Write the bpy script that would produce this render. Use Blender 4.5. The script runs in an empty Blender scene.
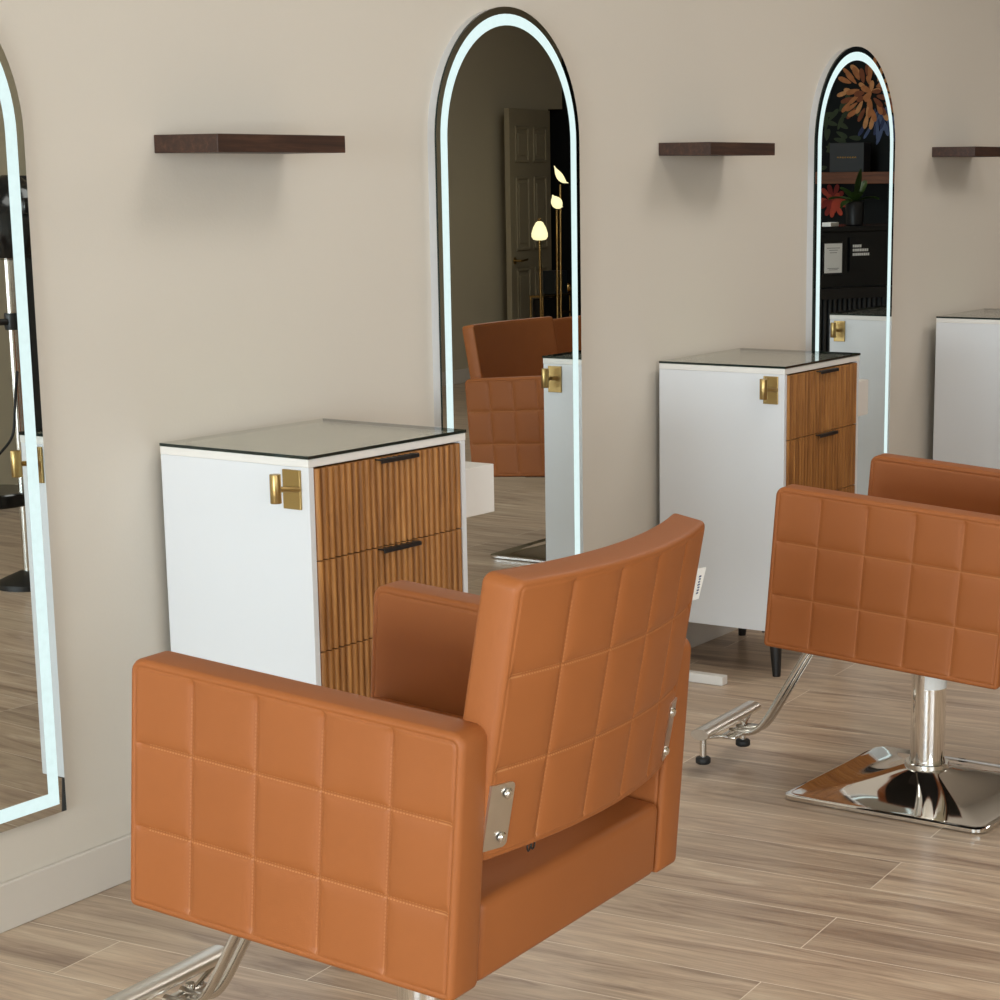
import bpy, bmesh, math, random
from math import sin, cos, tan, pi, sqrt, exp, radians, atan2
from mathutils import Vector, Matrix

random.seed(7)
SC = bpy.context.scene
COL = SC.collection

# ------------------------------------------------------------------ materials
def srgb(r, g, b):
    def f(c):
        c /= 255.0
        return c / 12.92 if c <= 0.04045 else ((c + 0.055) / 1.055) ** 2.4
    return (f(r), f(g), f(b), 1.0)

def new_mat(name):
    m = bpy.data.materials.new(name)
    m.use_nodes = True
    nt = m.node_tree
    return m, nt, nt.nodes['Principled BSDF']

def N(nt, typ, **kw):
    n = nt.nodes.new(typ)
    for k, v in kw.items():
        if k in n.inputs:
            n.inputs[k].default_value = v
        else:
            setattr(n, k, v)
    return n

def simple(name, col, rough=0.5, metal=0.0, spec=0.5, bump=0.0, bscale=200.0, coat=0.0, var=0.0, vscale=3.0):
    m, nt, b = new_mat(name)
    b.inputs['Base Color'].default_value = col
    b.inputs['Roughness'].default_value = rough
    b.inputs['Metallic'].default_value = metal
    b.inputs['Specular IOR Level'].default_value = spec
    b.inputs['Coat Weight'].default_value = coat
    tc = N(nt, 'ShaderNodeTexCoord')
    if var:
        no = N(nt, 'ShaderNodeTexNoise')
        no.inputs['Scale'].default_value = vscale
        no.inputs['Detail'].default_value = 4
        nt.links.new(tc.outputs['Object'], no.inputs['Vector'])
        mx = N(nt, 'ShaderNodeMix', data_type='RGBA')
        mx.inputs[6].default_value = tuple(c * (1 - var) for c in col[:3]) + (1,)
        mx.inputs[7].default_value = tuple(min(1, c * (1 + var)) for c in col[:3]) + (1,)
        nt.links.new(no.outputs['Fac'], mx.inputs[0])
        nt.links.new(mx.outputs[2], b.inputs['Base Color'])
    if bump:
        no = N(nt, 'ShaderNodeTexNoise')
        no.inputs['Scale'].default_value = bscale
        no.inputs['Detail'].default_value = 3
        nt.links.new(tc.outputs['Object'], no.inputs['Vector'])
        bp = N(nt, 'ShaderNodeBump')
        bp.inputs['Strength'].default_value = bump
        bp.inputs['Distance'].default_value = 0.002
        nt.links.new(no.outputs['Fac'], bp.inputs['Height'])
        nt.links.new(bp.outputs['Normal'], b.inputs['Normal'])
    return m

def emit(name, col, strength):
    m, nt, b = new_mat(name)
    b.inputs['Base Color'].default_value = col
    b.inputs['Emission Color'].default_value = col
    b.inputs['Emission Strength'].default_value = strength
    return m

M = {}
M['wall'] = simple('wall_paint', srgb(217, 209, 197), 0.75, spec=0.3, bump=0.15, bscale=120, var=0.02, vscale=1.5)
M['back_wall'] = simple('back_wall_paint', srgb(196, 186, 162), 0.8, spec=0.3, bump=0.15, bscale=120)
M['ceiling'] = simple('ceiling_paint', srgb(225, 220, 212), 0.85, spec=0.2)
M['dark_wall'] = simple('dark_wall_paint', srgb(26, 28, 28), 0.8, spec=0.2)
M['trim'] = simple('trim_paint', srgb(216, 208, 198), 0.45, spec=0.4)
M['white'] = simple('white_laminate', srgb(224, 225, 227), 0.42, spec=0.45, bump=0.05, bscale=400)
M['white_edge'] = simple('white_edge_band', srgb(232, 228, 222), 0.4, spec=0.4)
M['chrome'] = simple('polished_chrome', (0.86, 0.85, 0.83, 1), 0.05, metal=1.0)
M['chrome_tube'] = simple('satin_chrome', (0.72, 0.70, 0.66, 1), 0.16, metal=1.0)
M['steel'] = simple('brushed_steel', (0.72, 0.68, 0.62, 1), 0.3, metal=1.0, var=0.08, vscale=30)
M['brass'] = simple('brushed_brass', srgb(178, 150, 98), 0.34, metal=1.0, bump=0.05, bscale=500)
M['gold'] = simple('pale_gold', srgb(205, 170, 110), 0.25, metal=1.0)
M['black'] = simple('black_metal', srgb(28, 27, 27), 0.4)
M['black_gloss'] = simple('black_gloss', srgb(14, 16, 17), 0.15)
M['black_fabric'] = simple('black_fabric', srgb(15, 15, 15), 0.8)
M['charcoal'] = simple('charcoal_slat', srgb(58, 60, 61), 0.5)
M['navy'] = simple('blue_black_lacquer', srgb(32, 40, 46), 0.35)
M['rubber'] = simple('black_rubber', srgb(20, 20, 20), 0.6)
M['silver'] = simple('silver_frame', srgb(205, 204, 204), 0.4, metal=0.35)
M['sticker'] = simple('white_sticker', srgb(245, 244, 240), 0.5)
M['ink'] = simple('blue_ink', srgb(40, 60, 105), 0.7)
M['grey_ink'] = simple('grey_ink', srgb(120, 120, 120), 0.7)
M['door'] = simple('door_paint', srgb(172, 161, 136), 0.45)
M['leaf'] = simple('plant_leaf', srgb(66, 92, 40), 0.45, var=0.3, vscale=9)
M['petal_orange'] = simple('petal_orange', srgb(190, 118, 66), 0.7, var=0.45, vscale=28)
M['petal_blue'] = simple('petal_blue', srgb(82, 96, 132), 0.7, var=0.5, vscale=26)
M['petal_red'] = simple('petal_red', srgb(186, 66, 40), 0.7, var=0.35, vscale=25)
M['petal_amber'] = simple('petal_amber', srgb(214, 150, 92), 0.7, var=0.4, vscale=28)
M['petal_rust'] = simple('petal_rust', srgb(134, 70, 36), 0.7, var=0.4, vscale=28)
M['petal_indigo'] = simple('petal_indigo', srgb(46, 56, 92), 0.7, var=0.4, vscale=26)
M['petal_crimson'] = simple('petal_crimson', srgb(140, 36, 24), 0.7, var=0.35, vscale=25)
M['wall_leaf'] = simple('printed_leaf', srgb(48, 60, 30), 0.7, var=0.45, vscale=22)
M['lamp'] = emit('lamp_glow', (1.0, 0.88, 0.50, 1), 1.35)
M['bumper'] = simple('clear_bumper', srgb(160, 158, 148), 0.3)

def mk_mirror():
    m, nt, b = new_mat('silvered_mirror')
    b.inputs['Base Color'].default_value = (0.76, 0.80, 0.79, 1)
    b.inputs['Metallic'].default_value = 1.0
    b.inputs['Roughness'].default_value = 0.0
    return m
M['mirror'] = mk_mirror()

def mk_led():
    m, nt, b = new_mat('frosted_led_band')
    b.inputs['Base Color'].default_value = (0.05, 0.05, 0.05, 1)
    b.inputs['Roughness'].default_value = 0.6
    b.inputs['Emission Color'].default_value = (0.70, 0.88, 0.87, 1)
    tc = N(nt, 'ShaderNodeTexCoord')
    no = N(nt, 'ShaderNodeTexNoise')
    no.inputs['Scale'].default_value = 60
    nt.links.new(tc.outputs['Object'], no.inputs['Vector'])
    mr = N(nt, 'ShaderNodeMapRange')
    mr.inputs['To Min'].default_value = 0.95
    mr.inputs['To Max'].default_value = 1.1
    nt.links.new(no.outputs['Fac'], mr.inputs['Value'])
    nt.links.new(mr.outputs['Result'], b.inputs['Emission Strength'])
    return m
M['led'] = mk_led()

def mk_leather(name, base, dark, light):
    """Stitched leather. UV holds tile coordinates, stitches run on whole numbers."""
    m, nt, b = new_mat(name)
    L = nt.links.new
    b.inputs['Roughness'].default_value = 0.5
    b.inputs['Specular IOR Level'].default_value = 0.3
    tc = N(nt, 'ShaderNodeTexCoord')
    sep = N(nt, 'ShaderNodeSeparateXYZ')
    L(tc.outputs['UV'], sep.inputs[0])
    def mth(op, a, bb=None, c=None):
        n = N(nt, 'ShaderNodeMath', operation=op)
        for i, v in enumerate((a, bb, c)):
            if v is None: continue
            if isinstance(v, (int, float)): n.inputs[i].default_value = v
            else: L(v, n.inputs[i])
        return n.outputs[0]
    def dist(o): return mth('ABSOLUTE', mth('SUBTRACT', o, mth('ROUND', o)))
    u, v = sep.outputs[0], sep.outputs[1]
    du, dv = dist(u), dist(v)
    dash_u = mth('GREATER_THAN', mth('FRACT', mth('MULTIPLY', u, 22.0)), 0.42)
    dash_v = mth('GREATER_THAN', mth('FRACT', mth('MULTIPLY', v, 22.0)), 0.42)
    sv = mth('MULTIPLY', mth('LESS_THAN', mth('ABSOLUTE', mth('SUBTRACT', dv, 0.016)), 0.007), dash_u)
    su = mth('MULTIPLY', mth('LESS_THAN', mth('ABSOLUTE', mth('SUBTRACT', du, 0.016)), 0.007), dash_v)
    stitch = mth('MAXIMUM', sv, mth('MULTIPLY', su, 0.5))
    no = N(nt, 'ShaderNodeTexNoise')
    no.inputs['Scale'].default_value = 6.0
    no.inputs['Detail'].default_value = 3.0
    L(tc.outputs['Object'], no.inputs['Vector'])
    mx = N(nt, 'ShaderNodeMix', data_type='RGBA')
    mx.inputs[6].default_value = dark
    mx.inputs[7].default_value = base
    L(no.outputs['Fac'], mx.inputs[0])
    m2 = N(nt, 'ShaderNodeMix', data_type='RGBA')
    m2.inputs[7].default_value = light
    L(mth('MULTIPLY', stitch, 0.5), m2.inputs[0])
    L(mx.outputs[2], m2.inputs[6])
    L(m2.outputs[2], b.inputs['Base Color'])
    vo = N(nt, 'ShaderNodeTexVoronoi')
    vo.inputs['Scale'].default_value = 650.0
    L(tc.outputs['Object'], vo.inputs['Vector'])
    bp = N(nt, 'ShaderNodeBump')
    bp.inputs['Strength'].default_value = 0.10
    bp.inputs['Distance'].default_value = 0.001
    L(vo.outputs['Distance'], bp.inputs['Height'])
    L(bp.outputs['Normal'], b.inputs['Normal'])
    return m
M['leather'] = mk_leather('tan_leather', srgb(160, 94, 48), srgb(152, 88, 44), srgb(198, 138, 88))

def mk_wood(name, c0, c1, c2, axis='Z', scale=9.0, rough=0.5):
    m, nt, b = new_mat(name)
    L = nt.links.new
    tc = N(nt, 'ShaderNodeTexCoord')
    mp = N(nt, 'ShaderNodeMapping')
    s = {'X': (0.06, 1, 1), 'Y': (1, 0.06, 1), 'Z': (1, 1, 0.06)}[axis]
    mp.inputs['Scale'].default_value = tuple(v * scale for v in s)
    L(tc.outputs['Object'], mp.inputs['Vector'])
    no = N(nt, 'ShaderNodeTexNoise')
    no.inputs['Scale'].default_value = 6.0
    no.inputs['Detail'].default_value = 8.0
    no.inputs['Roughness'].default_value = 0.65
    no.inputs['Distortion'].default_value = 0.6
    L(mp.outputs[0], no.inputs['Vector'])
    cr = N(nt, 'ShaderNodeValToRGB')
    cr.color_ramp.elements[0].position = 0.3
    cr.color_ramp.elements[0].color = c0
    cr.color_ramp.elements[1].position = 0.72
    cr.color_ramp.elements[1].color = c2
    e = cr.color_ramp.elements.new(0.52)
    e.color = c1
    L(no.outputs['Fac'], cr.inputs[0])
    L(cr.outputs[0], b.inputs['Base Color'])
    b.inputs['Roughness'].default_value = rough
    bp = N(nt, 'ShaderNodeBump')
    bp.inputs['Strength'].default_value = 0.08
    bp.inputs['Distance'].default_value = 0.001
    L(no.outputs['Fac'], bp.inputs['Height'])
    L(bp.outputs['Normal'], b.inputs['Normal'])
    return m
M['oak'] = mk_wood('honey_oak', srgb(118, 72, 26), srgb(160, 105, 48), srgb(186, 130, 68), 'Z', 9.0, 0.5)
M['walnut'] = mk_wood('dark_walnut', srgb(36, 19, 11), srgb(60, 35, 22), srgb(88, 57, 39), 'X', 12.0, 0.5)
M['shelf_wood'] = mk_wood('shelf_brown_wood', srgb(80, 44, 24), srgb(110, 62, 34), srgb(124, 74, 42), 'Y', 9.0, 0.5)

def mk_floor():
    m, nt, b = new_mat('laminate_planks')
    L = nt.links.new
    tc = N(nt, 'ShaderNodeTexCoord')
    rot = N(nt, 'ShaderNodeMapping')
    rot.inputs['Rotation'].default_value = (0, 0, radians(90 - 3.0))
    rot.inputs['Location'].default_value = (0.37, 0.065, 0)
    L(tc.outputs['Object'], rot.inputs['Vector'])
    br = N(nt, 'ShaderNodeTexBrick')
    br.inputs['Color1'].default_value = (0.0, 0.0, 0.0, 1)
    br.inputs['Color2'].default_value = (1.0, 1.0, 1.0, 1)
    br.inputs['Mortar'].default_value = (0.5, 0.5, 0.5, 1)
    br.inputs['Scale'].default_value = 1.0
    br.inputs['Mortar Size'].default_value = 0.0013
    br.inputs['Mortar Smooth'].default_value = 0.1
    br.inputs['Brick Width'].default_value = 1.22
    br.inputs['Row Height'].default_value = 0.192
    br.offset = 0.37
    br.offset_frequency = 2
    L(rot.outputs[0], br.inputs['Vector'])
    sep = N(nt, 'ShaderNodeSeparateColor')
    L(br.outputs['Color'], sep.inputs[0])
    # per plank shift of the grain
    comb = N(nt, 'ShaderNodeCombineXYZ')
    ml = N(nt, 'ShaderNodeMath', operation='MULTIPLY')
    ml.inputs[1].default_value = 31.0
    L(sep.outputs[0], ml.inputs[0])
    L(ml.outputs[0], comb.inputs[0])
    L(ml.outputs[0], comb.inputs[1])
    add = N(nt, 'ShaderNodeVectorMath', operation='ADD')
    L(rot.outputs[0], add.inputs[0])
    L(comb.outputs[0], add.inputs[1])
    mp = N(nt, 'ShaderNodeMapping')
    mp.inputs['Scale'].default_value = (1.3, 11.0, 1.0)
    L(add.outputs[0], mp.inputs['Vector'])
    no = N(nt, 'ShaderNodeTexNoise')
    no.inputs['Scale'].default_value = 1.6
    no.inputs['Detail'].default_value = 9.0
    no.inputs['Roughness'].default_value = 0.62
    no.inputs['Distortion'].default_value = 1.1
    L(mp.outputs[0], no.inputs['Vector'])
    cr = N(nt, 'ShaderNodeValToRGB')
    el = cr.color_ramp.elements
    el[0].position = 0.30; el[0].color = srgb(146, 122, 103)
    el[1].position = 0.74; el[1].color = srgb(222, 204, 180)
    e = el.new(0.44); e.color = srgb(184, 160, 138)
    e = el.new(0.58); e.color = srgb(204, 181, 156)
    L(no.outputs['Fac'], cr.inputs[0])
    # fine grain streaks
    mp2 = N(nt, 'ShaderNodeMapping')
    mp2.inputs['Scale'].default_value = (3.0, 90.0, 1.0)
    L(add.outputs[0], mp2.inputs['Vector'])
    n2 = N(nt, 'ShaderNodeTexNoise')
    n2.inputs['Scale'].default_value = 2.0
    n2.inputs['Detail'].default_value = 5.0
    L(mp2.outputs[0], n2.inputs['Vector'])
    mr = N(nt, 'ShaderNodeMapRange')
    mr.inputs['From Min'].default_value = 0.3
    mr.inputs['From Max'].default_value = 0.7
    mr.inputs['To Min'].default_value = 0.86
    mr.inputs['To Max'].default_value = 1.08
    L(n2.outputs['Fac'], mr.inputs['Value'])
    mr2 = N(nt, 'ShaderNodeMapRange')
    mr2.inputs['To Min'].default_value = 0.90
    mr2.inputs['To Max'].default_value = 1.06
    L(sep.outputs[0], mr2.inputs['Value'])
    mm = N(nt, 'ShaderNodeMath', operation='MULTIPLY')
    L(mr.outputs[0], mm.inputs[0]); L(mr2.outputs[0], mm.inputs[1])
    vm = N(nt, 'ShaderNodeVectorMath', operation='SCALE')
    L(cr.outputs[0], vm.inputs[0]); L(mm.outputs[0], vm.inputs['Scale'])
    mx = N(nt, 'ShaderNodeMix', data_type='RGBA')
    mx.inputs[7].default_value = srgb(232, 218, 198)
    L(br.outputs['Fac'], mx.inputs[0])
    L(vm.outputs[0], mx.inputs[6])
    L(mx.outputs[2], b.inputs['Base Color'])
    b.inputs['Roughness'].default_value = 0.34
    b.inputs['Specular IOR Level'].default_value = 0.4
    bp = N(nt, 'ShaderNodeBump')
    bp.inputs['Strength'].default_value = 0.12
    bp.inputs['Distance'].default_value = 0.002
    L(n2.outputs['Fac'], bp.inputs['Height'])
    L(bp.outputs['Normal'], b.inputs['Normal'])
    return m
M['floor'] = mk_floor()

def mk_glass(name, tint, rough=0.0):
    m = bpy.data.materials.new(name)
    m.use_nodes = True
    nt = m.node_tree
    for n in list(nt.nodes): nt.nodes.remove(n)
    out = N(nt, 'ShaderNodeOutputMaterial')
    tr = N(nt, 'ShaderNodeBsdfTransparent'); tr.inputs[0].default_value = tint
    gl = N(nt, 'ShaderNodeBsdfGlossy'); gl.inputs['Roughness'].default_value = rough
    lw = N(nt, 'ShaderNodeLayerWeight'); lw.inputs['Blend'].default_value = 0.5
    pw = N(nt, 'ShaderNodeMath', operation='POWER'); pw.inputs[1].default_value = 5.0
    ma = N(nt, 'ShaderNodeMath', operation='MULTIPLY_ADD'); ma.inputs[1].default_value = 0.95; ma.inputs[2].default_value = 0.04
    mx = N(nt, 'ShaderNodeMixShader')
    nt.links.new(lw.outputs['Facing'], pw.inputs[0])
    nt.links.new(pw.outputs[0], ma.inputs[0])
    nt.links.new(ma.outputs[0], mx.inputs[0])
    nt.links.new(tr.outputs[0], mx.inputs[1])
    nt.links.new(gl.outputs[0], mx.inputs[2])
    nt.links.new(mx.outputs[0], out.inputs[0])
    return m
M['glass'] = mk_glass('window_glass', (0.96, 0.98, 0.98, 1))
M['table_glass'] = mk_glass('table_glass', (0.97, 0.98, 0.95, 1), 0.02)
M['glass_edge'] = simple('glass_edge_green', srgb(28, 40, 36), 0.1)

# ------------------------------------------------------------------ mesh tools
def link(name, bm, mats, parent=None, smooth=False, angle=None):
    me = bpy.data.meshes.new(name)
    bmesh.ops.recalc_face_normals(bm, faces=bm.faces[:])
    bm.to_mesh(me); bm.free()
    if not isinstance(mats, (list, tuple)): mats = [mats]
    for m in mats: me.materials.append(m)
    if smooth:
        for p in me.polygons: p.use_smooth = True
        if angle is not None:
            me.set_sharp_from_angle(angle=radians(angle))
    o = bpy.data.objects.new(name, me)
    COL.objects.link(o)
    if parent is not None: o.parent = parent
    return o

def tag(o, label, cat, group=None):
    o['label'] = label; o['category'] = cat
    if group: o['group'] = group
    return o

def thing(name, label, cat, loc=(0, 0, 0), rz=0.0, group=None):
    o = bpy.data.objects.new(name, None)
    o.empty_display_size = 0.1
    COL.objects.link(o)
    o.location = loc; o.rotation_euler = (0, 0, rz)
    return tag(o, label, cat, group)

def struct(o):
    o['kind'] = 'structure'
    return o

def bx(bm, lo, hi, bevel=0.0, seg=2, mat=0, mtx=None):
    t = bmesh.new()
    bmesh.ops.create_cube(t, size=1.0)
    c = [(a + b) / 2 for a, b in zip(lo, hi)]
    s = [abs(b - a) for a, b in zip(lo, hi)]
    for v in t.verts:
        v.co = Vector((v.co.x * s[0] + c[0], v.co.y * s[1] + c[1], v.co.z * s[2] + c[2]))
    if bevel:
        bmesh.ops.bevel(t, geom=t.edges[:], offset=bevel, segments=seg, affect='EDGES', profile=0.5)
    merge(bm, t, mat, mtx)

def merge(bm, t, mat=0, mtx=None):
    mp = {}
    for v in t.verts:
        mp[v] = bm.verts.new(mtx @ v.co if mtx is not None else v.co)
    for f in t.faces:
        try:
            nf = bm.faces.new([mp[v] for v in f.verts])
            nf.material_index = mat
            nf.smooth = f.smooth
        except ValueError:
            pass
    t.free()

def tube(bm, pts, r, n=12, caps=True, flat=None):
    """Sweep a circle (or ellipse flat=(a,b)) along a polyline."""
    pts = [Vector(p) for p in pts]
    rings = []
    up = Vector((0, 0, 1))
    prev = None
    for i, p in enumerate(pts):
        d = (pts[min(i + 1, len(pts) - 1)] - pts[max(i - 1, 0)]).normalized()
        if prev is None:
            a = d.cross(up)
            if a.length < 1e-3: a = d.cross(Vector((0, 1, 0)))
        else:
            a = prev - d * prev.dot(d)
        a.normalize(); prev = a
        b = d.cross(a)
        rr = r[i] if isinstance(r, (list, tuple)) else r
        ra, rb = (rr, rr) if flat is None else flat
        rings.append([bm.verts.new(p + a * cos(2 * pi * k / n) * ra + b * sin(2 * pi * k / n) * rb) for k in range(n)])
    for A, B in zip(rings, rings[1:]):
        for k in range(n):
            bm.faces.new((A[k], A[(k + 1) % n], B[(k + 1) % n], B[k]))
    if caps:
        bm.faces.new(rings[0][::-1]); bm.faces.new(rings[-1])

def bez(p0, p1, p2, p3, n=14):
    p0, p1, p2, p3 = map(Vector, (p0, p1, p2, p3))
    return [p0 * (1 - t) ** 3 + p1 * 3 * t * (1 - t) ** 2 + p2 * 3 * t * t * (1 - t) + p3 * t ** 3 for t in [i / n for i in range(n + 1)]]

def lathe(bm, prof, n=32, c=(0, 0, 0), mat=0):
    rings = []
    for r, z in prof:
        rings.append([bm.verts.new((c[0] + r * cos(2 * pi * k / n), c[1] + r * sin(2 * pi * k / n), c[2] + z)) for k in range(n)])
    for A, B in zip(rings, rings[1:]):
        for k in range(n):
            f = bm.faces.new((A[k], A[(k + 1) % n], B[(k + 1) % n], B[k])); f.material_index = mat
    f = bm.faces.new(rings[0][::-1]); f.material_index = mat
    f = bm.faces.new(rings[-1]); f.material_index = mat

def prism(bm, outline, ax0, ax1, place, mat=0, mat_side=None):
    """outline: 2-D points; place(a, b, t) -> 3-D."""
    A = [bm.verts.new(place(a, b, ax0)) for a, b in outline]
    B = [bm.verts.new(place(a, b, ax1)) for a, b in outline]
    n = len(outline)
    f = bm.faces.new(A); f.material_index = mat
    f = bm.faces.new(B[::-1]); f.material_index = mat
    for k in range(n):
        f = bm.faces.new((A[k], B[k], B[(k + 1) % n], A[(k + 1) % n]))
        f.material_index = mat if mat_side is None else mat_side

# ------------------------------------------------------------------ room
X0, X1, Y1, HC = -9.5, 13.8, -5.6, 3.0
def shell():
    bm = bmesh.new(); bx(bm, (X0 - .2, Y1 - 1.6, -0.1), (X1 + .2, 0.15, 0)); struct(link('floor', bm, M['floor']))
    bm = bmesh.new(); bx(bm, (X0 - .2, Y1 - 1.6, HC), (X1 + .2, 0.15, HC + .1)); struct(link('ceiling', bm, M['ceiling']))
    bm = bmesh.new(); bx(bm, (X0 - .2, 0, 0), (X1 + .2, 0.15, HC)); struct(link('wall_front', bm, M['wall']))
    bm = bmesh.new(); bx(bm, (X1, Y1 - 1.6, 0), (X1 + .15, 0, HC)); struct(link('wall_right', bm, M['dark_wall']))
    # back wall with the doorway to a dark store room
    d0, d1, dh = 13.60, 13.8, 1.97
    bm = bmesh.new()
    bx(bm, (X0 - .2, Y1 - .12, 0), (-2.3, Y1, HC)); bx(bm, (1.9, Y1 - .12, 0), (d0, Y1, HC))
    bx(bm, (-2.3, Y1 - .12, 0), (1.9, Y1, .18)); bx(bm, (-2.3, Y1 - .12, 2.72), (1.9, Y1, HC)); bx(bm, (-.25, Y1 - .12, .18), (-.15, Y1, 2.72))
    bx(bm, (d0, Y1 - .12, dh), (X1, Y1, HC))
    struct(link('wall_back', bm, M['back_wall']))
    bm = bmesh.new()
    bx(bm, (d0 - .4, Y1 - 1.6, 0), (X1, Y1 - 1.5, HC)); bx(bm, (d0 - .4, Y1 - 1.5, 0), (d0 - .3, Y1 - .12, HC))
    struct(link('wall_storeroom', bm, M['dark_wall']))
    # projecting partition
    bm = bmesh.new(); bx(bm, (4.6, Y1, 0), (8.4, -4.36, HC)); struct(link('wall_partition', bm, M['back_wall']))
    bm = bmesh.new(); bx(bm, (4.6, -4.36, 0), (8.4, -4.347, .10), .003); struct(link('baseboard_partition', bm, M['trim']))
    bm = bmesh.new(); bx(bm, (X0, -0.013, 0), (X1, 0.0, 0.1), .003); struct(link('baseboard_front', bm, M['trim']))
    bm = bmesh.new(); bx(bm, (8.4, Y1, 0), (12.5, Y1 + .013, 0.1), .003); struct(link('baseboard_back', bm, M['trim']))
    # shop front on the left with three panes
    ys = [Y1, -5.35, -3.75, -3.65, -2.05, -1.95, -0.35, 0]
    bm = bmesh.new()
    bx(bm, (X0 - .15, Y1, 0), (X0, 0, .18)); bx(bm, (X0 - .15, Y1, 2.72), (X0, 0, HC))
    for a, b in ((0, 1), (2, 3), (4, 5), (6, 7)):
        bx(bm, (X0 - .15, ys[a], .18), (X0, ys[b], 2.72))
    struct(link('wall_left', bm, M['wall']))
    for i, (a, b) in enumerate(((1, 2), (3, 4), (5, 6))):
        bm = bmesh.new()
        w = .045
        y0, y1 = ys[a], ys[b]
        for lo, hi in (((y0, .18), (y0 + w, 2.72)), ((y1 - w, .18), (y1, 2.72)), ((y0 + w, .18), (y1 - w, .18 + w)), ((y0 + w, 2.72 - w), (y1 - w, 2.72))):
            bx(bm, (X0 - .11, lo[0], lo[1]), (X0 - .05, hi[0], hi[1]))
        fr = struct(link('window_%d' % (i + 1), bm, M['black']))
        bm = bmesh.new(); bx(bm, (X0 - .083, y0 + w, .18 + w), (X0 - .077, y1 - w, 2.72 - w))
        link('pane', bm, M['glass'], fr)
    for i, (x0, x1) in enumerate(((-2.3, -.25), (-.15, 1.9))):  # two made-up windows out of view, added to light the mirror wall
        bm = bmesh.new(); w = .045
        for a, b, c, d in ((x0, .18, x0 + w, 2.72), (x1 - w, .18, x1, 2.72), (x0 + w, .18, x1 - w, .18 + w), (x0 + w, 2.72 - w, x1 - w, 2.72)):
            bx(bm, (a, Y1 - .09, b), (c, Y1 - .03, d))
        fr = struct(link('window_%d' % (i + 4), bm, M['black']))
        bm = bmesh.new(); bx(bm, (x0 + w, Y1 - .063, .18 + w), (x1 - w, Y1 - .057, 2.72 - w))
        link('pane', bm, M['glass'], fr)
shell()

# ------------------------------------------------------------------ styling chair
TILT, PIV = 0.07796, 0.324
def tl(x, y, z):
    return Vector((x, y * cos(TILT) - (z - PIV) * sin(TILT), PIV + (z - PIV) * cos(TILT) + y * sin(TILT)))

def samples(L, n, marks, er):
    """Coordinates along a side of length L: dense at the n-1 seams, at the marks and the rounded rim."""
    s = set()
    for k in range(1, n):
        c = L * k / n
        for d in (0, .0018, .004, .007, .012, .02):
            s.add(round(c + d, 5)); s.add(round(c - d, 5))
    for k in range(n):
        for f in (.3, .5, .7): s.add(round(L * (k + f) / n, 5))
    for d in (0, .0008, .002, .004, .006, .0085, .010, .0115, .013, .0145, .018, .024):
        s.add(round(d, 5)); s.add(round(L - d, 5))
    out = []
    for v in sorted(s):
        if not out or v - out[-1] > .0008: out.append(v)
    out[-1] = L
    return out

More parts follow.
